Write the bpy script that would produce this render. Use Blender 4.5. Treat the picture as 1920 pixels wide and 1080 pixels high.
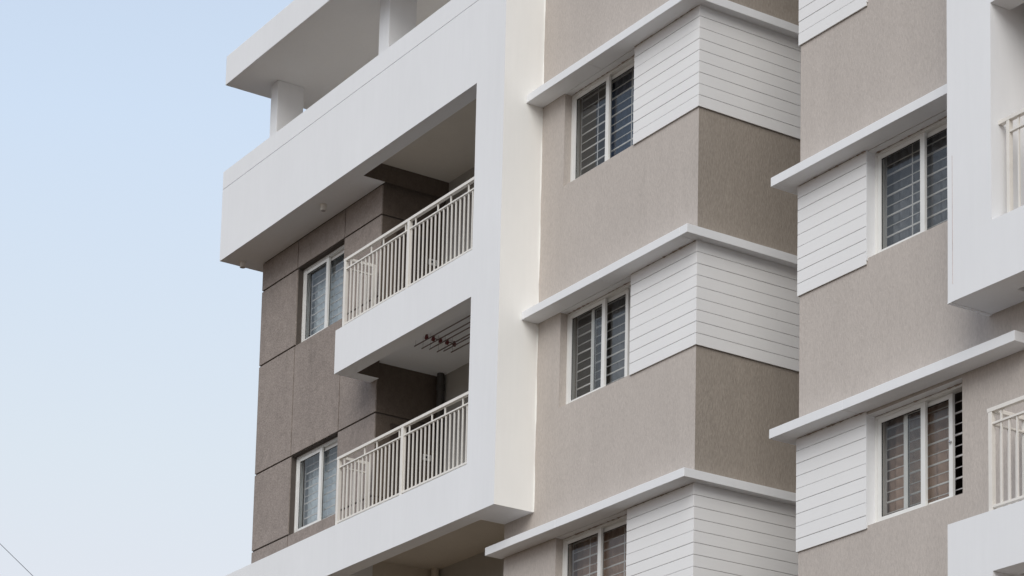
import bpy, bmesh, math, random
from mathutils import noise as mnoise
from mathutils import Matrix, Vector
random.seed(7)
S = bpy.context.scene
COL = S.collection
for o in list(bpy.data.objects): bpy.data.objects.remove(o)

# ------------------------------------------------------------------ camera
cam_d = bpy.data.cameras.new('camera'); cam = bpy.data.objects.new('camera', cam_d); COL.objects.link(cam)
R = Vector((0.54648381, 0.83715804, 0.02284410))
D = Vector((-0.11804068, 0.10400300, -0.98754735))
F = Vector((-0.82910906, 0.53698211, 0.15565466))
cam.matrix_world = Matrix(((R.x, -D.x, -F.x, 0), (R.y, -D.y, -F.y, 0), (R.z, -D.z, -F.z, 1.6), (0, 0, 0, 1)))
cam_d.sensor_width = 36; cam_d.lens = 4722.461 / 1920 * 36
cam_d.shift_x = 0; cam_d.shift_y = (1595.586 - 540) / 1920
cam_d.clip_start = 0.1; cam_d.clip_end = 6000
S.camera = cam

# ------------------------------------------------------------------ sky, sun, exposure
SUN_AZ = Vector((0.66, -0.75))            # compass direction towards the veiled sun
SUN_EL = math.radians(39)
w = bpy.data.worlds.new('World'); S.world = w; w.use_nodes = True
nt = w.node_tree; nt.nodes.clear()
out = nt.nodes.new('ShaderNodeOutputWorld')
bg = nt.nodes.new('ShaderNodeBackground'); bg.inputs['Strength'].default_value = 0.10
sky = nt.nodes.new('ShaderNodeTexSky'); sky.sky_type = 'NISHITA'; sky.sun_disc = False
sky.sun_elevation = SUN_EL; sky.sun_rotation = math.atan2(SUN_AZ.x, SUN_AZ.y)
sky.air_density = 1.0; sky.dust_density = 3.0; sky.ozone_density = 1.5
# thin high cloud: the clear sky is veiled by an even pale layer, whiter towards the horizon
tc = nt.nodes.new('ShaderNodeTexCoord'); sep = nt.nodes.new('ShaderNodeSeparateXYZ')
ramp = nt.nodes.new('ShaderNodeValToRGB')
nt.links.new(tc.outputs['Generated'], sep.inputs[0]); nt.links.new(sep.outputs['Z'], ramp.inputs[0])
e = ramp.color_ramp.elements
e[0].position = 0.20; e[0].color = (8.75, 8.7, 9.2, 1)
e[1].position = 0.62; e[1].color = (5.2, 6.3, 8.2, 1)
m = e.new(0.30); m.color = (8.1, 8.85, 9.55, 1)
m = e.new(0.42); m.color = (7.1, 8.4, 10.1, 1)
mixn = nt.nodes.new('ShaderNodeMix'); mixn.data_type = 'RGBA'; mixn.inputs['Factor'].default_value = 0.85
nt.links.new(sky.outputs[0], mixn.inputs['A']); nt.links.new(ramp.outputs[0], mixn.inputs['B'])
nt.links.new(mixn.outputs['Result'], bg.inputs['Color']); nt.links.new(bg.outputs[0], out.inputs[0])
sd = bpy.data.lights.new('sun', 'SUN'); sun = bpy.data.objects.new('sun', sd); COL.objects.link(sun)
sd.energy = 2.1; sd.angle = math.radians(45); sd.color = (1.0, 0.955, 0.88)
sv = Vector((SUN_AZ.x * math.cos(SUN_EL), SUN_AZ.y * math.cos(SUN_EL), math.sin(SUN_EL)))
sun.rotation_euler = sv.to_track_quat('Z', 'Y').to_euler()
S.view_settings.view_transform = 'Standard'; S.view_settings.look = 'None'
S.view_settings.exposure = 0.0; S.view_settings.gamma = 1.0
S.render.engine = 'CYCLES'; S.cycles.max_bounces = 10; S.cycles.diffuse_bounces = 6
S.render.resolution_x = 1024; S.render.resolution_y = 576

# ------------------------------------------------------------------ materials
def base_mat(name, rough=0.8, spec=0.3):
    m = bpy.data.materials.new(name); m.use_nodes = True
    p = m.node_tree.nodes['Principled BSDF']
    p.inputs['Roughness'].default_value = rough; p.inputs['Specular IOR Level'].default_value = spec
    return m, m.node_tree, p

def noise(t, scale, detail=4, rough=0.55, vec=None):
    n = t.nodes.new('ShaderNodeTexNoise'); n.inputs['Scale'].default_value = scale
    n.inputs['Detail'].default_value = detail; n.inputs['Roughness'].default_value = rough
    if vec is not None: t.links.new(vec, n.inputs['Vector'])
    return n

def mapping(t, scale, loc=(0, 0, 0)):
    c = t.nodes.new('ShaderNodeTexCoord'); mp = t.nodes.new('ShaderNodeMapping')
    mp.inputs['Scale'].default_value = scale; mp.inputs['Location'].default_value = loc
    t.links.new(c.outputs['Object'], mp.inputs['Vector']); return mp.outputs[0]

def rng(t, sock, a, b, lo, hi):
    r = t.nodes.new('ShaderNodeMapRange'); r.inputs['From Min'].default_value = a; r.inputs['From Max'].default_value = b
    r.inputs['To Min'].default_value = lo; r.inputs['To Max'].default_value = hi
    t.links.new(sock, r.inputs['Value']); return r.outputs[0]

def mul(t, a, b):
    n = t.nodes.new('ShaderNodeMath'); n.operation = 'MULTIPLY'
    t.links.new(a, n.inputs[0])
    if isinstance(b, (int, float)): n.inputs[1].default_value = b
    else: t.links.new(b, n.inputs[1])
    return n.outputs[0]

def plaster(name, col, grain=(60, 60, 5), gamp=0.10, bamp=0.06, bump=0.3, stain=(0.30, 0.26, 0.22), stain_amt=0.25,
            stain_lo=0.66, fine=(220, 220, 220), famp=0.0, rough=0.85, dist=0.01, streak=0.0):
    """painted render: cloudy tone, combed or speckled grain, a few dirt blotches of their own shape"""
    m, t, p = base_mat(name, rough, 0.2)
    big = rng(t, noise(t, 1.0, 5, 0.6, mapping(t, (0.9, 0.9, 0.5))).outputs[0], 0.3, 0.7, 1 - bamp, 1 + bamp)
    g = noise(t, 1.0, 3, 0.6, mapping(t, grain)).outputs[0]
    gr = rng(t, g, 0.25, 0.75, 1 - gamp, 1 + gamp)
    k = mul(t, big, gr)
    if streak:      # rain-washed vertical streaks
        k = mul(t, k, rng(t, noise(t, 1.0, 5, 0.7, mapping(t, (5.5, 5.5, 0.45), (1, 2, 3))).outputs[0], 0.42, 0.72, 1.0 + streak * 0.4, 1.0 - streak * 1.6))
    f = None
    if famp:
        f = noise(t, 1.0, 2, 0.7, mapping(t, fine)).outputs[0]
        k = mul(t, k, rng(t, f, 0.25, 0.75, 1 - famp, 1 + famp))
    c = t.nodes.new('ShaderNodeMix'); c.data_type = 'RGBA'; c.blend_type = 'MULTIPLY'; c.inputs['Factor'].default_value = 1
    c.inputs['A'].default_value = (*col, 1)
    comb = t.nodes.new('ShaderNodeCombineColor')
    for i in range(3): t.links.new(k, comb.inputs[i])
    t.links.new(comb.outputs[0], c.inputs['B'])
    s = noise(t, 1.0, 8, 0.72, mapping(t, (2.3, 2.3, 0.9), (3, 7, 1))).outputs[0]
    sf = rng(t, s, stain_lo, stain_lo + 0.14, 0, stain_amt)
    c2 = t.nodes.new('ShaderNodeMix'); c2.data_type = 'RGBA'
    t.links.new(sf, c2.inputs['Factor']); t.links.new(c.outputs['Result'], c2.inputs['A'])
    c2.inputs['B'].default_value = (*stain, 1)
    t.links.new(c2.outputs['Result'], p.inputs['Base Color'])
    b = t.nodes.new('ShaderNodeBump'); b.inputs['Strength'].default_value = bump; b.inputs['Distance'].default_value = dist
    t.links.new(f if f is not None else g, b.inputs['Height']); t.links.new(b.outputs[0], p.inputs['Normal'])
    return m

WHITE = plaster('white_paint', (0.79, 0.80, 0.815), grain=(14, 14, 1.1), gamp=0.012, bamp=0.02, bump=0.12, stain=(0.45, 0.40, 0.34), stain_amt=0.22, stain_lo=0.68)
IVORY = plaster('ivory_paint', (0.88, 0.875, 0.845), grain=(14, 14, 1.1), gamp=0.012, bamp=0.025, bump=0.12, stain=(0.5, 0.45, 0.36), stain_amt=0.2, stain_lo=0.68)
BEIGE_SHADED = plaster('shaded_beige_render', (0.335, 0.295, 0.255), grain=(62, 62, 20), gamp=0.17, bamp=0.06, bump=0.5, stain=(0.2, 0.17, 0.15), stain_amt=0.30, stain_lo=0.64, streak=0.02)  # beige render darkened by colour, where lighting alone leaves the recess too pale
GREY_SHADED = plaster('shaded_grey_render', (0.13, 0.104, 0.085), grain=(11, 11, 8), gamp=0.12, bamp=0.05, bump=0.5, fine=(38, 38, 30), famp=0.12)  # darker copy of the grey render: balcony shade put into the colour
BEIGE = plaster('combed_beige_render', (0.495, 0.449, 0.412), grain=(85, 85, 22), gamp=0.12, bamp=0.04, bump=0.5, stain=(0.28, 0.25, 0.22), stain_amt=0.30, stain_lo=0.63, streak=0.02)
GREY = plaster('rough_grey_render', (0.288, 0.247, 0.222), grain=(11, 11, 8), gamp=0.12, bamp=0.06, bump=0.8, stain=(0.10, 0.09, 0.08), stain_amt=0.45, stain_lo=0.60, fine=(38, 38, 30), famp=0.20)
SIDING = plaster('white_board_paint', (0.80, 0.80, 0.80), grain=(4, 4, 30), gamp=0.01, bamp=0.02, bump=0.05, stain=(0.45, 0.40, 0.34), stain_amt=0.25, stain_lo=0.67)
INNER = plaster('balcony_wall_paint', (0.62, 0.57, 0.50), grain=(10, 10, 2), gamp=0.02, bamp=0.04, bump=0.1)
BACK = plaster('balcony_back_paint', (0.44, 0.425, 0.40), grain=(10, 10, 2), gamp=0.02, bamp=0.04, bump=0.1)
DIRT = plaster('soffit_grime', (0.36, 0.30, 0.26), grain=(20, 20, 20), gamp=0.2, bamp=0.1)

def plain(name, col, rough=0.5, spec=0.5, metal=0.0, vary=0.03, scale=6):
    m, t, p = base_mat(name, rough, spec); p.inputs['Metallic'].default_value = metal
    n = noise(t, scale, 4, 0.6, mapping(t, (1, 1, 1)))
    r = t.nodes.new('ShaderNodeValToRGB')
    r.color_ramp.elements[0].position = 0.3; r.color_ramp.elements[1].position = 0.7
    r.color_ramp.elements[0].color = (*[c * (1 - vary) for c in col], 1); r.color_ramp.elements[1].color = (*[min(1, c * (1 + vary)) for c in col], 1)
    t.links.new(n.outputs[0], r.inputs[0]); t.links.new(r.outputs[0], p.inputs['Base Color'])
    return m

FRAME = plain('white_upvc', (0.76, 0.76, 0.74), 0.35, 0.5)
RAIL = plain('cream_rail_paint', (0.74, 0.71, 0.66), 0.42, 0.5, vary=0.04, scale=9)
DECK = plaster('tan_deck_tiles', (0.74, 0.64, 0.52), grain=(3, 3, 3), gamp=0.06, bamp=0.08)
GRILLE = plain('grille_paint', (0.72, 0.71, 0.70), 0.5)
JOINT = plain('dark_joint', (0.10, 0.085, 0.075), 0.9, 0.1)
CRACK = plain('faded_crack', (0.50, 0.42, 0.40), 0.9, 0.1, vary=0.3)
GROOVE = plain('groove_paint', (0.34, 0.32, 0.30), 0.9, 0.1)
GASKET = plain('black_gasket', (0.02, 0.02, 0.022), 0.6, 0.3)
ROOM = plain('room_plaster', (0.32, 0.29, 0.26), 0.9, 0.1)
PIPE = plain('grey_pvc_pipe', (0.07, 0.065, 0.06), 0.5)
REDP = plain('red_plastic', (0.15, 0.02, 0.02), 0.45)
STEEL = plain('rod_steel', (0.16, 0.12, 0.11), 0.35, 0.5, 0.6)
CABLE = plain('black_cable', (0.03, 0.03, 0.035), 0.6)
DARK = plain('shade_panel_dark', (0.06, 0.045, 0.038), 0.5)
KNOB = plain('chrome_knob', (0.55, 0.55, 0.55), 0.2, 0.5, 1.0)
LAMPG = plain('lamp_glass', (0.35, 0.33, 0.31), 0.25)

def cloth(name, col):
    m, t, p = base_mat(name, 0.9, 0.1)
    n = noise(t, 30, 3, 0.6, mapping(t, (3, 3, 0.3)))
    r = t.nodes.new('ShaderNodeValToRGB')
    r.color_ramp.elements[0].color = (*[c * 0.85 for c in col], 1); r.color_ramp.elements[1].color = (*[min(1, c * 1.1) for c in col], 1)
    t.links.new(n.outputs[0], r.inputs[0]); t.links.new(r.outputs[0], p.inputs['Base Color'])
    return m
C_PALE = cloth('pale_sky_reflection', (0.62, 0.70, 0.77)); C_NAVY = cloth('navy_tint', (0.05, 0.075, 0.13))  # the pale cloth carries the sky's reflection in its colour
C_PINK = cloth('rosy_reflection', (0.50, 0.375, 0.31)); C_SLATE = cloth('slate_reflection', (0.25, 0.265, 0.29))  # rosy and slate colours stand in for reflections in the panes

def glass_mat():
    m = bpy.data.materials.new('window_glass'); m.use_nodes = True; t = m.node_tree; t.nodes.clear()
    o = t.nodes.new('ShaderNodeOutputMaterial'); mx = t.nodes.new('ShaderNodeMixShader')
    tr = t.nodes.new('ShaderNodeBsdfTransparent'); tr.inputs[0].default_value = (0.90, 0.905, 0.90, 1)
    gl = t.nodes.new('ShaderNodeBsdfGlossy'); gl.inputs['Roughness'].default_value = 0.02; gl.inputs['Color'].default_value = (0.82, 0.83, 0.85, 1)
    fr = t.nodes.new('ShaderNodeFresnel'); fr.inputs['IOR'].default_value = 1.5
    n = noise(t, 1.3, 2, 0.5, mapping(t, (1, 1, 1))); b = t.nodes.new('ShaderNodeBump')
    b.inputs['Strength'].default_value = 0.05; b.inputs['Distance'].default_value = 0.02
    t.links.new(n.outputs[0], b.inputs['Height']); t.links.new(b.outputs[0], gl.inputs['Normal'])
    ge = t.nodes.new('ShaderNodeNewGeometry'); inv = t.nodes.new('ShaderNodeMath'); inv.operation = 'SUBTRACT'; inv.inputs[0].default_value = 1.0
    t.links.new(ge.outputs['Backfacing'], inv.inputs[1])           # only the outer skin of the pane mirrors
    sc = t.nodes.new('ShaderNodeMath'); sc.operation = 'MULTIPLY'; t.links.new(fr.outputs[0], sc.inputs[0]); t.links.new(inv.outputs[0], sc.inputs[1])
    t.links.new(sc.outputs[0], mx.inputs[0]); t.links.new(tr.outputs[0], mx.inputs[1]); t.links.new(gl.outputs[0], mx.inputs[2])
    t.links.new(mx.outputs[0], o.inputs[0]); return m
GLASS = glass_mat()

# ------------------------------------------------------------------ mesh helpers
class MB:
    def __init__(s): s.v = []; s.f = []; s.m = []
    def box(s, x0, x1, y0, y1, z0, z1, mi=0, skip=''):
        if x0 > x1: x0, x1 = x1, x0
        if y0 > y1: y0, y1 = y1, y0
        if z0 > z1: z0, z1 = z1, z0
        b = len(s.v)
        s.v += [(x0, y0, z0), (x1, y0, z0), (x1, y1, z0), (x0, y1, z0), (x0, y0, z1), (x1, y0, z1), (x1, y1, z1), (x0, y1, z1)]
        fs = {'b': (3, 2, 1, 0), 't': (4, 5, 6, 7), 'f': (0, 1, 5, 4), 'r': (1, 2, 6, 5), 'k': (2, 3, 7, 6), 'l': (3, 0, 4, 7)}
        for k, q in fs.items():
            if k not in skip: s.f.append(tuple(b + i for i in q)); s.m.append(mi)
        return s
    def prism(s, pts, z0, z1, mi=0):
        """footprint polygon (x, y) counter-clockwise, extruded upwards: one solid with no inner faces"""
        b = len(s.v); n = len(pts)
        s.v += [(x, y, z0) for x, y in pts] + [(x, y, z1) for x, y in pts]
        s.f.append(tuple(b + i for i in reversed(range(n)))); s.m.append(mi)
        s.f.append(tuple(b + n + i for i in range(n))); s.m.append(mi)
        for i in range(n):
            j = (i + 1) % n; s.f.append((b + i, b + j, b + n + j, b + n + i)); s.m.append(mi)
        return s
    def tube(s, a, c, r, n=10, r2=None, mi=0, caps=True):
        a = Vector(a); c = Vector(c); d = (c - a).normalized(); r2 = r if r2 is None else r2
        u = d.orthogonal().normalized(); w_ = d.cross(u); b = len(s.v)
        for P, q in ((a, r), (c, r2)):
            for i in range(n):
                t = 2 * math.pi * i / n; k = P + (u * math.cos(t) + w_ * math.sin(t)) * q; s.v.append(tuple(k))
        for i in range(n):
            j = (i + 1) % n; s.f.append((b + i, b + j, b + n + j, b + n + i)); s.m.append(mi)
        if caps:
            s.f.append(tuple(b + i for i in reversed(range(n)))); s.m.append(mi)
            s.f.append(tuple(b + n + i for i in range(n))); s.m.append(mi)
        return s
    def mesh(s, name, mats):
        me = bpy.data.meshes.new(name); me.from_pydata(s.v, [], s.f); me.update()
        for m in (mats if isinstance(mats, (list, tuple)) else [mats]): me.materials.append(m)
        me.polygons.foreach_set('material_index', s.m); return me

def link(name, me, parent=None, bevel=0.0, label=None):
    o = bpy.data.objects.new(name, me); COL.objects.link(o)
    if parent is not None:
        o.parent = parent
        if parent is BLD: o.location = -BLD.location
    if bevel:
        b = o.modifiers.new('bevel', 'BEVEL'); b.width = bevel; b.segments = 2; b.limit_method = 'ANGLE'; b.angle_limit = math.radians(50)
        b.harden_normals = False
    if label: o['label'] = label
    return o

def part(name, mb, mats, parent, bevel=0.0, label=None): return link(name, mb.mesh(name, mats), parent, bevel, label)

def wobble(o, amp=0.003, step=0.4):
    """hand-floated plaster: long edges are never dead straight"""
    bm = bmesh.new(); bm.from_mesh(o.data)
    for ax in range(3):
        lo = min(v.co[ax] for v in bm.verts); hi = max(v.co[ax] for v in bm.verts); k = math.ceil(lo / step) * step
        while k < hi - 1e-4:
            if k > lo + 1e-4:
                co = Vector((0, 0, 0)); co[ax] = k + 0.0137; no = Vector((0, 0, 0)); no[ax] = 1
                bmesh.ops.bisect_plane(bm, geom=bm.verts[:] + bm.edges[:] + bm.faces[:], plane_co=co, plane_no=no, dist=1e-5)
            k += step
    for v in bm.verts:
        n = mnoise.noise_vector(v.co * 0.9) * 0.8 + mnoise.noise_vector(v.co * 2.3) * 0.5
        n.y = min(n.y, 0) if abs(v.co.y - (YW - 0.0005)) < 0.001 else n.y
        v.co += n * amp
    bm.to_mesh(o.data); bm.free(); return o

def tag(o, label, cat, group=None, kind=None):
    if label: o['label'] = label
    if cat: o['category'] = cat
    if group: o['group'] = group
    if kind: o['kind'] = kind
    return o

# ------------------------------------------------------------------ ground
g = MB(); g.v = [(-2500, -2500, 0), (2500, -2500, 0), (2500, 2500, 0), (-2500, 2500, 0)]; g.f = [(0, 1, 2, 3)]; g.m = [0]
GROUND = plaster('dusty_ground', (0.11, 0.078, 0.05), grain=(0.6, 0.6, 0.6), gamp=0.15, bamp=0.15, bump=0.3, rough=0.95)
go = link('ground', g.mesh('ground', GROUND)); tag(go, 'dusty brown ground around the apartment block', 'ground', kind='structure')

# ------------------------------------------------------------------ the apartment block
BLD = bpy.data.objects.new('apartment_building', None); COL.objects.link(BLD); BLD.location = (-26, 17.24, 0)
tag(BLD, 'beige, grey and white apartment block with deep balcony frames and lapped white boards', 'building')
YW, YS, YC, YF = 17.24, 17.22, 16.98, 16.63      # wall, siding, canopy edge, white frame
XL, XB, XE = -34.30, -30.53, -26.98              # grey wall left end, its corner at the balcony, end of the balcony
XP, XC = -26.29, -22.86                          # right face of the white pier, corner of the beige bay
XR, XQ = -20.945, -17.93                         # left end of the right wing, left side of its balcony box
TOP = 21.5

def grid_wall(mb, x0, x1, z0, z1, y0, y1, holes):
    """wall seen from the street with rectangular openings: front, back and reveals, no inner faces"""
    xs = sorted({x0, x1, *[h[0] for h in holes], *[h[1] for h in holes]})
    zs = sorted({z0, z1, *[h[2] for h in holes], *[h[3] for h in holes]})
    def solid(i, k):
        if i < 0 or k < 0 or i >= len(xs) - 1 or k >= len(zs) - 1: return False
        cx, cz = (xs[i] + xs[i + 1]) / 2, (zs[k] + zs[k + 1]) / 2
        return not any(h[0] < cx < h[1] and h[2] < cz < h[3] for h in holes)
    for i in range(len(xs) - 1):
        for k in range(len(zs) - 1):
            if not solid(i, k): continue
            skip = ''
            if solid(i - 1, k): skip += 'l'
            if solid(i + 1, k): skip += 'r'
            if solid(i, k - 1): skip += 'b'
            if solid(i, k + 1): skip += 't'
            mb.box(xs[i], xs[i + 1], y0, y1, zs[k], zs[k + 1], skip=skip)

SOF = [7.527, 10.527, 13.527, 16.527, 19.527]     # undersides of the sun canopies, storey by storey
C_WIN = [(-25.76, -24.19, z - 1.285, z) for z in SOF[1:4]]
R_WIN = [(-19.80, -18.33, z - 1.17 - 0.06, z) for z in SOF[1:]]

mb = MB(); grid_wall(mb, XE, XC, 0, TOP, YW, YW + 0.26, C_WIN)
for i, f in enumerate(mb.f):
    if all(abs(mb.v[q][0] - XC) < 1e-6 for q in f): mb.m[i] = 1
part('wall', mb, [BEIGE, BEIGE_SHADED], BLD)
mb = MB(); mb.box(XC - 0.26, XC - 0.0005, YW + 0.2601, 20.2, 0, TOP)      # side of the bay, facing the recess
part('wall', mb, BEIGE_SHADED, BLD, label='combed side wall in the recess, beige darkened to brown')
mb = MB(); mb.box(XE, XE + 0.24, YW + 0.2601, 18.5, 0, TOP); part('wall', mb, INNER, BLD)
mb = MB(); grid_wall(mb, XR, -12.0, 0, TOP, YW, YW + 0.26, R_WIN); part('wall', mb, BEIGE, BLD)
mb = MB(); mb.box(XR + 0.0005, XR + 0.26, YW + 0.2601, 20.2, 0, TOP); part('wall', mb, BEIGE_SHADED, BLD, label='combed side wall in the recess, beige darkened to brown')
mb = MB(); mb.box(XC, XR, 20.0, 20.2, 0, TOP); part('wall', mb, BEIGE_SHADED, BLD, label='combed side wall in the recess, beige darkened to brown')
mb = MB(); mb.box(XE, -12.0, 20.2, 26, 0, TOP - 0.02).box(-12.0, -11.8, YW, 26, 0, TOP); part('wall', mb, BEIGE, BLD, label='plain rear walls of the block')
mb = MB(); mb.box(XE + 0.24, XC - 0.26, YW + 0.26, 20.2, TOP - 0.2, TOP).box(XR + 0.26, -12, YW + 0.26, 20.2, TOP - 0.2, TOP); part('roof', mb, WHITE, BLD)

# grey panelled wall
L_WIN = [(-33.11, -31.63, z - 1.245, z) for z in (13.49, 16.51)]
mb = MB(); grid_wall(mb, XL + 0.018, XB - 0.018, 0, 17.25, YW + 0.022, YW + 0.26, [(a, b, c, d) for a, b, c, d in L_WIN])
mb.box(XB - 0.26, XB - 0.018, YW + 0.2601, 18.33, 0, 17.25)               # return wall inside the balcony
part('wall', mb, JOINT, BLD, label='dark backing of the grey panelled wall')
mb = MB(); J = 0.013
def pan(x0, x1, z0, z1, j0=J, j1=J): mb.box(x0 + (j0 if x0 != XL else 0), x1 - (j1 if x1 != XB else 0), YW, YW + 0.022, z0 + J, z1 - J)
xa, xb = -33.11, -31.63
for zt in (16.51, 13.49, 10.47, 7.45):
    zn = zt + 1.775 if zt < 16 else 16.98
    zsill = zt - 1.245
    pan(XL, xa, zt, zn if zt > 16 else zn); pan(xa, xb, zt, zn); pan(xb, XB, zt, zn - (0 if zt > 16 else 0))
    pan(XL, xa, zsill, zt, J, 0)
    if zt < 12: pan(xa, xb, zsill, zt)
    pan(xb, XB, zsill, zt, 0)
for zt in (16.98, 13.0): pass
mb.box(XL, XB, YW, YW + 0.022, 0, 7.45 - 1.245 - J)
mb.box(XL, XL + 0.018, YW + 0.022, 25.8, 0, 17.25)
part('wall', mb, GREY, BLD, bevel=0.003, label='rough grey panelled wall with recessed joints')
mb = MB()
for zt in (16.51, 13.49):      # return wall panels facing the balcony
    zn = zt + 1.775 if zt < 16 else 16.98
    if zt > 11: mb.box(XB - 0.018, XB, YW + 0.022, 18.33, zt + J, min(zn, 17.249))
    if zt > 11: mb.box(XB - 0.018, XB, YW + 0.022, 18.33, zt - 1.245, zt - J)
mb.box(XB - 0.018, XB, YW + 0.022, 18.33, 16.98, 17.249)
mb.box(XB + 0.0801, XB + 0.083, 16.871, 18.329, 16.981, 17.249).box(XB + 0.0801, XB + 0.083, 16.871, YW - 0.001, 13.981, 14.249)
mb.box(XB - 0.018, XB, YW + 0.022, 18.33, 11.301, 12.2445 - J)
part('balcony_wall', mb, GREY_SHADED, BLD, label='grey return walls inside the balconies, shade painted in as dark brown')
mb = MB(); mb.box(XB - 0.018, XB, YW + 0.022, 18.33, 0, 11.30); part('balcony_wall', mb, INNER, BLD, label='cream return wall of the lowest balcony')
mb = MB(); mb.box(XL + 0.018, XL + 0.24, YW + 0.26, 25.8, 0, 17.25).box(XL + 0.24, XE, 25.6, 25.8, 0, 17.25); part('wall', mb, BEIGE, BLD)

# back walls, ceilings and floors of the left balconies
mb = MB(); mb.box(XB - 0.26, XE, 18.33, 18.5, 0, 17.25); part('balcony_wall', mb, BACK, BLD, label='painted back wall of the balconies')
for z in (11.30, 14.25, 17.25):
    mb = MB()
    if z > 17: mb.prism([(XL + 0.02, 16.871), (XE - 0.001, 16.871), (XE - 0.001, 18.6), (XC - 0.3, 18.6), (XC - 0.3, 25.6), (XL + 0.02, 25.6)], z + 0.001, z + 0.15)
    else: mb.box(XB - 0.16, XE - 0.001, 16.871, 18.329, z, z + 0.15)
    part('ceiling', mb, WHITE if 14 < z < 15 else INNER, BLD)

mb = MB(); mb.prism([(XL + 0.1, 16.90), (XE - 0.01, 16.90), (XE - 0.01, 18.6), (XC - 0.3, 18.6), (XC - 0.3, 25.5), (XL + 0.1, 25.5)], 17.402, 17.42); part('terrace_floor', mb, DECK, BLD)
# white balcony frame: top band, pier and bottom beam are one casting
mb = MB()
def u(x0, x1, z0, z1, y0=YF, y1=16.87, skip=''): mb.box(x0, x1, y0, y1, z0, z1, skip=skip)
XO = -34.62
u(XO, XE, 16.98, 18.168); u(XO, XP, 18.180, 18.475)                       # band below and above the drip groove
u(XO, XP, 18.168, 18.180, YF + 0.012)
mb.box(XE, XP, YF, YW - 0.0005, 10.985, 18.168)                            # pier
mb.box(XE, XP, 16.87, YW - 0.0005, 18.168, 18.475)
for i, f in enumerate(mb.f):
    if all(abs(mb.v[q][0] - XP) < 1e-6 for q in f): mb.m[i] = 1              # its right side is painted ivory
mb.box(XO, XE, YF, 16.87, 10.985, 11.685)
mb.box(XO, XB + 0.08, 16.87, YW - 0.0005, 16.98, 17.25)                     # deep soffit over the grey wall
mb.box(XO, XL - 0.001, YW - 0.0005, 25.8, 16.98, 17.25)
mb.box(XO, XO + 0.2, 16.87, 25.8, 17.25, 18.475)
mb.box(XO, XB + 0.08, 16.87, YW - 0.0005, 10.985, 11.25); mb.box(XO, XL - 0.001, YW - 0.0005, 25.8, 10.985, 11.25)
wobble(part('balcony_frame', mb, [WHITE, IVORY], BLD), 0.003)
# slab edge of the upper balcony, stopping short of the window
mb = MB(); mb.box(-30.69, XE, YF, 16.87, 13.98, 14.635).box(-30.69, -30.45, 16.871, YW - 0.0005, 13.98, 14.635)
wobble(part('balcony_slab', mb, WHITE, BLD), 0.003)
# flap of render where pier meets wall
mb = MB(); zz = 10.99; pts = []
rr = random.Random(3); n = 60
for i in range(n + 1): pts.append((XP + 0.006 + 0.008 * rr.random() + 0.006 * math.sin(i * 0.7), zz + (18.4 - zz) * i / n))
b0 = 0
for x, z in pts: mb.v += [(XP - 0.01, YW - 0.004, z), (x, YW - 0.004, z), (x, YW + 0.001, z)]
for i in range(n): a = i * 3; mb.f += [(a, a + 1, a + 4, a + 3), (a + 1, a + 2, a + 5, a + 4)]; mb.m += [0, 0]
part('paint_edge', mb, IVORY, BLD)

# roof slab on short columns over the terrace
mb = MB(); mb.box(-34.69, -28.9, YF, 20.9, 19.98, 20.475); wobble(part('roof_slab', mb, WHITE, BLD, bevel=0.008), 0.004)
for x0, x1 in ((-34.25, -34.01), (-30.775, -30.475)):
    mb = MB(); mb.box(x0, x1, 17.235, 17.70, 17.42, 19.979); part('column', mb, WHITE, BLD, bevel=0.006)
for y in (20.2,):
    for x0 in (-34.2, -30.7):
        mb = MB(); mb.box(x0, x0 + 0.25, y, y + 0.45, 17.42, 19.979); part('column', mb, WHITE, BLD)

# ------------------------------------------------------------------ canopies
def canopy(xl, xr, z, side, seams=(), ywall=YW):
    mb = MB(); t = 0.108; xs = [xl] + list(seams) + [xr]; g_ = 0.0035
    cuts = [(xs[i] + (g_ if i else 0), xs[i + 1] - (g_ if i < len(xs) - 2 else 0)) for i in range(len(xs) - 1)]
    for i, (a, b) in enumerate(cuts):
        last, first = i == len(cuts) - 1, i == 0
        if side == 'R' and last: mb.prism([(a, YC), (b, YC), (b, 20.0), (XC + 0.001, 20.0), (XC + 0.001, ywall - 0.0005), (a, ywall - 0.0005)], z, z + t)
        elif side == 'L' and first: mb.prism([(a, YC), (b, YC), (b, ywall - 0.0005), (XR - 0.001, ywall - 0.0005), (XR - 0.001, 20.0), (a, 20.0)], z, z + t)
        else: mb.box(a, b, YC, ywall - 0.0005, z, z + t)
    for s_ in seams: mb.box(s_ - g_, s_ + g_, YC + 0.006, ywall - 0.001, z + 0.004, z + t - 0.002)
    return wobble(part('canopy', mb, WHITE, BLD, bevel=0.004), 0.0045)
canopy(XP + 0.001, -22.72, SOF[3], 'R', (-24.9,)); canopy(XP + 0.001, -22.72, SOF[2], 'R', (-24.55, -22.87)); canopy(-27.035, -22.72, SOF[1], 'R', (-25.4,))
canopy(XP + 0.001, -22.72, SOF[4], 'R')
canopy(-21.15, XQ - 0.001, SOF[3] + 0.0, 'L'); canopy(-21.15, XQ - 0.001, SOF[2], 'L'); canopy(-21.15, -17.308, SOF[1] + 0.035, 'L', (-19.9,)); canopy(-21.15, XQ - 0.001, SOF[0], 'L')
canopy(-21.15, XQ - 0.001, SOF[4], 'L')

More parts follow.
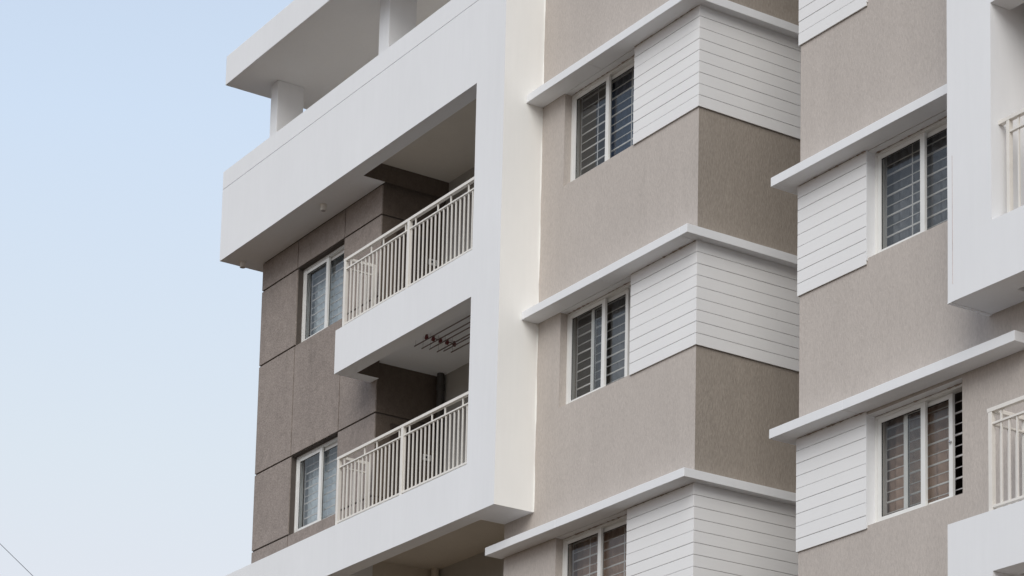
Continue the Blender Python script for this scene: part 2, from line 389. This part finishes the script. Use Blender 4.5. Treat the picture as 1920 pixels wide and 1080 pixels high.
# grime that gathers in the angle between wall and canopy
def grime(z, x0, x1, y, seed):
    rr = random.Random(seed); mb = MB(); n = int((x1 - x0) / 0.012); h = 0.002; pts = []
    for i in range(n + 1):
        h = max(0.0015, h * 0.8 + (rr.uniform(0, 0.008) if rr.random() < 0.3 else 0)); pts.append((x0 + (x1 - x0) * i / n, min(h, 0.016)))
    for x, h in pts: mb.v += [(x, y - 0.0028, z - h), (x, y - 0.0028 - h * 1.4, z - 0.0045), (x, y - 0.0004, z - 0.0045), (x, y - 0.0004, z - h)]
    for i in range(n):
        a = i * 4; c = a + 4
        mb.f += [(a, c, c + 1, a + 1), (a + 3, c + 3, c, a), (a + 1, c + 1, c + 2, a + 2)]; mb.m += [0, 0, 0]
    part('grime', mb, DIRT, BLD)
grime(SOF[3], -24.18, -22.86, YS, 1); grime(SOF[2], -24.18, -22.86, YS, 2); grime(SOF[1], -24.24, -22.86, YS, 3)
for k_, h in enumerate(C_WIN + R_WIN): grime(h[3] - 0.004, h[0] + 0.02, h[1] - 0.01, YW + 0.104, 20 + k_)
grime(SOF[2], -20.94, -19.8, YS, 4); grime(SOF[1] + 0.035, -20.94, -19.8, YS, 5)

# ------------------------------------------------------------------ lapped white boards
def siding(z, bay):
    nb = 9; zb = z - 1.302; p = (z - zb) / nb; gap = 0.0065; rj = random.Random(int(z * 10)); mb = MB()
    if bay == 'C':
        x0, xc = -24.19, XC + 0.02
        mb.prism([(x0 + 0.002, YW - 0.006), (XC + 0.006, YW - 0.006), (XC + 0.006, 19.99), (XC + 0.0005, 19.99), (XC + 0.0005, YW - 0.0005), (x0 + 0.002, YW - 0.0005)], zb + 0.004, z - 0.0007, 1)
        for i in range(nb):
            yj = YS + rj.uniform(-0.0015, 0.0015)
            a = zb + i * p + (gap / 2 + rj.uniform(-0.001, 0.001) if i else 0); b = zb + (i + 1) * p - (gap / 2 if i < nb - 1 else 0.0006)
            mb.prism([(x0, yj), (xc, yj), (xc, 19.995), (XC + 0.006, 19.995), (XC + 0.006, YW - 0.006), (x0, YW - 0.006)], a, b, 0)
    else:
        x1, xc = -19.80, XR - 0.02
        mb.prism([(x1 - 0.002, YW - 0.0005), (XR - 0.0005, YW - 0.0005), (XR - 0.0005, 19.99), (XR - 0.006, 19.99), (XR - 0.006, YW - 0.006), (x1 - 0.002, YW - 0.006)], zb + 0.004, z - 0.0007, 1)
        for i in range(nb):
            yj = YS + rj.uniform(-0.0015, 0.0015)
            a = zb + i * p + (gap / 2 + rj.uniform(-0.001, 0.001) if i else 0); b = zb + (i + 1) * p - (gap / 2 if i < nb - 1 else 0.0006)
            mb.prism([(xc, yj), (x1, yj), (x1, YW - 0.006), (XR - 0.006, YW - 0.006), (XR - 0.006, 19.995), (xc, 19.995)], a, b, 0)
    wobble(part('siding', mb, [SIDING, GROOVE], BLD, bevel=0.0015), 0.0015)
for z in SOF[1:4]: siding(z, 'C')
for z in SOF[0:4]: siding(z if z != SOF[1] else z + 0.035, 'R')
# white reveal lining of the right-wing windows
for z0, z1 in [(h[2], h[3]) for h in R_WIN]:
    mb = MB(); mb.box(-19.7995, -19.792, YW - 0.019, YW + 0.258, z0 - 0.03, z1 - 0.0006); part('window_reveal', mb, WHITE, BLD)

# white underside where each canopy runs on into the window recess
for h in C_WIN + R_WIN:
    mb = MB(); mb.box(h[0] + 0.0006, h[1] - 0.0006, YW - 0.0004, YW + 0.104, h[3] - 0.006, h[3] - 0.0006); part('recess_soffit', mb, WHITE, BLD)

# ------------------------------------------------------------------ windows
def tint_sheet_mesh(x0, x1, y, z0, z1, seed):
    rr = random.Random(seed); mb = MB(); n = int((x1 - x0) / 0.012); ph = rr.random() * 6
    cols = []
    for i in range(n + 1):
        x = x0 + (x1 - x0) * i / n; d = 0.022 * math.sin(x * 48 + ph) + 0.012 * math.sin(x * 21 + ph * 2)
        cols.append((x, y + d))
    for x, yy in cols: mb.v += [(x, yy, z0), (x, yy, z1), (x, yy + 0.003, z1), (x, yy + 0.003, z0)]
    for i in range(n):
        a = i * 4; c = a + 4
        mb.f += [(a, c, c + 1, a + 1), (a + 3, a + 2, c + 2, c + 3), (a + 1, c + 1, c + 2, a + 2)]; mb.m += [0, 0, 0]
    return mb

def window(x0, x1, z0, z1, slide, tint, cx=(0, 1), seed=1, vert=(0.0, 0.375, 1.125), knob=False):
    yf = YW + 0.105; e_ = 0.001; x0 += e_; x1 -= e_; z0 += e_; z1 -= e_
    mb = MB(); t = 0.038
    mb.box(x0, x1, yf, yf + 0.11, z0, z0 + t).box(x0, x1, yf, yf + 0.11, z1 - t, z1)
    mb.box(x0, x0 + t, yf, yf + 0.11, z0 + t, z1 - t).box(x1 - t, x1, yf, yf + 0.11, z0 + t, z1 - t)
    fr = part('window', mb, FRAME, BLD, bevel=0.002)
    def sub(name, mb_, mats, bev=0, label=None):
        o = part(name, mb_, mats, fr, bev, label); return o
    xm = (x0 + x1) / 2; sw = xm + 0.055 - (x0 + t)
    a0, a1 = z0 + t, z1 - t
    for k, (s0, y) in enumerate(((x0 + t, yf + 0.006), (x1 - t - sw - slide, yf + 0.056))):
        s1 = s0 + sw; m_ = 0.058; y1 = y + 0.036
        mb = MB()
        mb.box(s0, s0 + m_, y, y1, a0 + e_, a1 - e_).box(s1 - m_ - (0.012 if k == 0 else 0), s1, y, y1, a0 + e_, a1 - e_)
        mb.box(s0 + m_, s1 - m_, y + 0.001, y1 - 0.001, a0 + e_, a0 + 0.052).box(s0 + m_, s1 - m_, y + 0.001, y1 - 0.001, a1 - 0.052, a1 - e_)
        sub('sash', mb, FRAME, 0.002)
        gx0, gx1, gz0, gz1 = s0 + m_, s1 - m_ - (0.012 if k == 0 else 0), a0 + 0.052, a1 - 0.052
        mb = MB(); q = 0.007
        mb.box(gx0, gx0 + q, y + 0.012, y + 0.020, gz0, gz1).box(gx1 - q, gx1, y + 0.012, y + 0.020, gz0, gz1).box(gx0 + q, gx1 - q, y + 0.012, y + 0.020, gz0, gz0 + q).box(gx0 + q, gx1 - q, y + 0.012, y + 0.020, gz1 - q, gz1)
        sub('gasket', mb, GASKET)
        mb = MB(); mb.box(gx0 + 0.002, gx1 - 0.002, y + 0.0145, y + 0.0185, gz0 + 0.002, gz1 - 0.002); sub('pane', mb, GLASS)
        if knob and k == 1:
            kb = MB(); kx = s1 - 0.022; kz = (a0 + a1) / 2 + 0.05
            kb.tube((kx, y - 0.022, kz), (kx, y, kz), 0.016, 12, 0.012).tube((kx, y - 0.026, kz), (kx, y - 0.022, kz), 0.010, 12, 0.016); sub('knob', kb, KNOB)
    # inner burglar grille
    yg = YW + 0.262; mb = MB(); zz = z0 + 0.05; i = 0
    while zz < z1 - 0.02:
        h = 0.018 if i % 2 == 0 else 0.008
        mb.box(x0 + 0.012, x1 - 0.012, yg, yg + 0.012, zz, zz + h); zz += 0.118; i += 1
    for vx in vert: mb.box(x0 + 0.012 + vx, x0 + 0.024 + vx, yg - 0.006, yg - 0.0005, z0 + 0.02, z1 - 0.01)
    mb.box(x1 - 0.024, x1 - 0.012, yg - 0.006, yg - 0.0005, z0 + 0.02, z1 - 0.01)
    sub('grille', mb, GRILLE)
    # room behind
    mb = MB(); X0, X1, Y0, Y1, Z0, Z1 = x0 - 0.25, x1 + 0.12, YW + 0.2605, YW + 1.6, z0 - 0.8, z1 + 0.12
    mb.box(X0, X1, Y1, Y1 + 0.05, Z0, Z1).box(X0 - 0.05, X0, Y0, Y1, Z0, Z1).box(X1, X1 + 0.05, Y0, Y1, Z0, Z1).box(X0, X1, Y0, Y1, Z0 - 0.05, Z0).box(X0, X1, Y0, Y1, Z1, Z1 + 0.05)
    sub('room', mb, ROOM)
    if tint is not None:
        W = x1 - x0; sub('added_tint_sheet', tint_sheet_mesh(x0 - 0.2 + (W + 0.3) * cx[0], x0 - 0.2 + (W + 0.3) * cx[1], YW + 0.36, z0 - 0.3, z1 + 0.08, seed), tint)  # wavy sheet added behind the glass to give the pane its reflected tone
    return fr
window(*L_WIN[1], 0.0, C_PALE, (0, 1), 1, (0.0, 0.5, 1.0)); window(*L_WIN[0], 0.0, C_PALE, (0, 1), 2, (0.0, 0.5, 1.0))
window(*C_WIN[2], 0.0, C_NAVY, (0.40, 1), 3); window(*C_WIN[1], 0.26, C_SLATE, (0.45, 1), 4, (0.0,)); window(*C_WIN[0], 0.0, C_PINK, (0, 1), 5)
window(*R_WIN[2], 0.0, C_SLATE, (0.0, 1), 6, (0, 0.42, 1.1)); window(*R_WIN[1], 0.0, C_SLATE, (0, 1), 6, (0, 0.42, 1.1))
window(*R_WIN[0], 0.28, C_PINK, (0, 0.66), 7, (0,), True); window(*R_WIN[3], 0, C_SLATE, (0, 1), 8)

# ------------------------------------------------------------------ balcony railings
BAL = {}
def bar(h, wx=0.018, wy=0.017):
    k = (round(h, 3), wx, wy)
    if k not in BAL: BAL[k] = MB().box(-wx / 2, wx / 2, -wy / 2, wy / 2, 0, h).mesh('baluster', RAIL)
    return BAL[k]
def railing(xl, xr, y, zb, zt, posts, first, pitch, n, upr, ret=None, top_w=0.055):
    """zb: top of the slab, zt: top of the handrail"""
    mb = MB(); mb.box(xl, xr, y - top_w / 2, y + top_w / 2, zt - 0.042, zt)
    hr = part('railing', mb, RAIL, BLD, bevel=0.003)
    def sub(name, mb_): return part(name, mb_, RAIL, hr, 0.002)
    z2 = zt - 0.150; z1 = zb + 0.035
    mb = MB(); xs = [xl + 0.002] + [v for p in posts for v in (p[0], p[1])] + [xr]
    segs = [(posts[i][1], posts[i + 1][0]) for i in range(len(posts) - 1)] + [(posts[-1][1], xr)]
    for a, b in segs:
        sub('middle_rail', MB().box(a, b, y - 0.018, y + 0.018, z2 - 0.022, z2)); sub('bottom_rail', MB().box(a, b, y - 0.022, y + 0.022, z1, z1 + 0.026))
    for a, b in posts:
        sub('post', MB().box(a, b, y - 0.026, y + 0.026, zb - 0.0005, zt - 0.0425))
    def bal(x, yy, z0, h):
        if any(a - 0.012 < x < b + 0.012 for a, b in posts): return
        o = bpy.data.objects.new('baluster', bar(h)); COL.objects.link(o); o.parent = hr; o.location = (x, yy, z0)
    for i in range(n):
        x = first + i * pitch
        if x < xr - 0.01: bal(x, y, z1 + 0.0262, z2 - 0.0222 - z1 - 0.0262)
    for x in upr: bal(x, y, z2 + 0.0002, zt - 0.0424 - z2)
    if ret:
        x, y1 = ret; y0 = y + 0.05
        sub('side_handrail', MB().box(x - 0.027, x + 0.027, y0, y1, zt - 0.042, zt - 0.0005)); sub('middle_rail', MB().box(x - 0.018, x + 0.018, y0, y1, z2 - 0.022, z2 - 0.0005)); sub('bottom_rail', MB().box(x - 0.022, x + 0.022, y0, y1, z1, z1 + 0.0255))
        sub('post', MB().box(x - 0.025, x + 0.025, y1, y1 + 0.05, zb - 0.0005, zt))
        yy = y0 + 0.06
        while yy < y1 - 0.02:
            o = bpy.data.objects.new('baluster', bar(z2 - 0.0222 - z1 - 0.0262)); COL.objects.link(o); o.parent = hr; o.location = (x, yy, z1 + 0.0262); yy += 0.104
    return hr
P2 = [(-30.555, -30.50), (-28.765, -28.705)]
U = [-30.385, -29.80, -29.46, -28.845, -28.575, -27.985, -27.649, -27.2]
railing(-30.565, XE - 0.001, 16.685, 14.635, 15.685, P2, -30.385, 0.1063, 33, U, (-30.49, 17.10))
railing(-30.565, XE - 0.001, 16.685, 11.685, 12.705, P2, -30.385, 0.1063, 33, U, (-30.49, 17.10))
railing(-17.41, -12.1, 16.725, 8.775, 9.825, [(-17.395, -17.345)], -17.235, 0.108, 46, [-17.235, -16.7, -16.2], (-17.36, 17.14))
railing(-17.299, -12.1, 16.80, 11.735, 12.80, [(-17.19, -17.15)], -17.04, 0.108, 44, [-17.04, -16.5])

# ------------------------------------------------------------------ right-wing balcony boxes
YB = 16.675
mb = MB()
mb.box(-17.25, -12, YB, 16.965, 11.069, 11.735); mb.box(-17.30, -12, YB, 16.945, 14.03, 14.70)
mb.box(XQ, -17.25, YB, YW - 0.0005, 11.069, 11.735); mb.box(XQ, -17.30, YB, YW - 0.0005, 11.735, TOP)
mb.box(-17.25, -12, 16.965, YW - 0.0005, 11.40, 11.735); mb.box(-17.30, -12, 16.945, YW - 0.0005, 14.36, 14.70)
wobble(part('balcony_frame', mb, WHITE, BLD), 0.003)
mb = MB(); mb.box(XQ - 0.004, XQ + 0.045, YB - 0.004, YW - 0.001, 11.061, 11.0688); part('drip_edge', mb, WHITE, BLD)
mb = MB(); rr = random.Random(11); z = 11.25
while z < 12.6:
    h = rr.uniform(0.02, 0.06); mb.box(XQ + 0.0718 + rr.uniform(-0.0006, 0.0006), XQ + 0.0738, YB - 0.004, YB + 0.001, z, z + h); z += h
part('paint_crack', mb, CRACK, BLD)
mb = MB(); mb.box(-17.95, -12, YB, 16.965, 8.165, 8.775); mb.box(-17.95, -17.25, 16.965, YW - 0.0005, 8.165, 8.775); mb.box(-17.95, -17.315, YB, YW - 0.0005, 5.2, 8.1649)
mb.box(-17.95, -12, YB, 16.965, 4.6, 5.1999); mb.box(-17.25, -12, 16.9655, YW - 0.0005, 8.45, 8.774)
wobble(part('balcony_frame', mb, WHITE, BLD), 0.003)

# ------------------------------------------------------------------ small fittings of the building
for z0, z1 in ((11.46, 14.249),):
    mb = MB(); mb.tube((-30.40, 18.25, z0), (-30.40, 18.25, z1), 0.055, 14).tube((-30.40, 18.25, z1 - 0.25), (-30.40, 18.25, z1 - 0.17), 0.065, 14)
    part('downpipe', mb, PIPE, BLD)
mb = MB(); mb.tube((-30.40, 18.25, 9), (-30.40, 18.25, 11.299), 0.055, 14); part('downpipe', mb, INNER, BLD)
for z in (12.93, 15.93):
    mb = MB(); mb.box(XB, XB + 0.03, 18.06, 18.19, z, z + 0.09); s_ = part('socket', mb, FRAME, BLD, 0.003)
    mb = MB(); mb.box(XB + 0.03, XB + 0.034, 18.09, 18.12, z + 0.03, z + 0.06).box(XB + 0.03, XB + 0.034, 18.13, 18.16, z + 0.03, z + 0.06); part('switch', mb, GASKET, s_)
for z in (11.45, 14.40):
    mb = MB(); mb.box(XB + 0.001, XB + 0.02, 17.50, 18.03, z, z + 1.92); part('added_shade_panel', mb, DARK, BLD)  # dark panel added to deepen the shade behind the railing

# ------------------------------------------------------------------ ceiling spotlights (hang under the top band)
def spot(x, y, label):
    e_ = bpy.data.objects.new('ceiling_spotlight', None); COL.objects.link(e_); e_.location = (x, y, 16.98)
    tag(e_, label, 'spotlight', 'spotlights under the top soffit')
    mb = MB(); mb.tube((0, 0, -0.095), (0, 0, -0.012), 0.046, 20); part('housing', mb, RAIL, e_)
    mb = MB(); mb.tube((0, 0, -0.012), (0, 0, -0.0005), 0.056, 20); part('mounting_plate', mb, RAIL, e_)
    mb = MB(); mb.tube((0, 0, -0.100), (0, 0, -0.0955), 0.034, 20); part('lens', mb, LAMPG, e_)
spot(-31.70, 16.90, 'small round spotlight under the white soffit, above the upper grey-wall window and nearer the balcony')
spot(-34.42, 16.94, 'small round spotlight under the white soffit, at its outer left corner against the sky')

# ------------------------------------------------------------------ ceiling drying rack in the lower balcony
rk = bpy.data.objects.new('clothes_drying_rack', None); COL.objects.link(rk); rk.location = (-28.2, 17.45, 14.25)
tag(rk, 'ceiling-hung clothes drying rack with thin rods and dark red pulleys in the lower balcony', 'drying rack')
xs_ = [-29.10, -29.12, -29.08, -29.10, -29.02, -29.00]; ys_ = [17.03, 17.16, 17.26, 17.40, 17.46, 17.57]
for x, y in zip(xs_, ys_):
    z = -0.235
    mb = MB(); mb.tube((x + 28.2, y - 17.45, z), (x + 28.2 + 1.75, y - 17.45, z), 0.0085, 8); r_ = part('rod', mb, STEEL, rk)
    for q in (0.03, 1.70):
        mb = MB(); mb.tube((x + 28.2 + q, y - 17.45, z), (x + 28.2 + q, y - 17.45, -0.001), 0.0015, 5); part('cord', mb, CABLE, r_)
for i, y in enumerate((17.25, 17.36, 17.48, 17.59, 17.71)):
    for x in (-29.15, -27.45):
        mb = MB(); X, Y = x + 28.2, y - 17.45
        mb.box(X - 0.018, X + 0.018, Y - 0.012, Y + 0.012, -0.028, -0.0005).tube((X, Y - 0.016, -0.045), (X, Y + 0.016, -0.045), 0.028, 14)
        part('pulley', mb, REDP, rk)
for a, b in ((17.36, 17.48), (17.59, 17.71)):
    mb = MB(); mb.tube((-29.15 + 28.2, a - 17.45, -0.03), (-29.15 + 28.2, b - 17.45, -0.03), 0.008, 8); part('bracket', mb, STEEL, rk)

# ------------------------------------------------------------------ overhead cable at lower left
def ray(u_, v_, y):
    return Vector((u_, y, v_))
mb = MB(); A_ = Vector((-20.97, 8.0, 7.765)); B_ = Vector((-20.06, 8.0, 7.24)); d_ = B_ - A_
prev = A_ - d_ * 3
for i in range(1, 15):
    P_ = A_ - d_ * 3 + d_ * (i * 0.75); mb.tube(prev, P_, 0.0026, 6, caps=False); prev = P_
co = part('overhead_cable', mb, CABLE, None); tag(co, 'thin dark overhead cable crossing the pale sky at the lower left', 'cable')
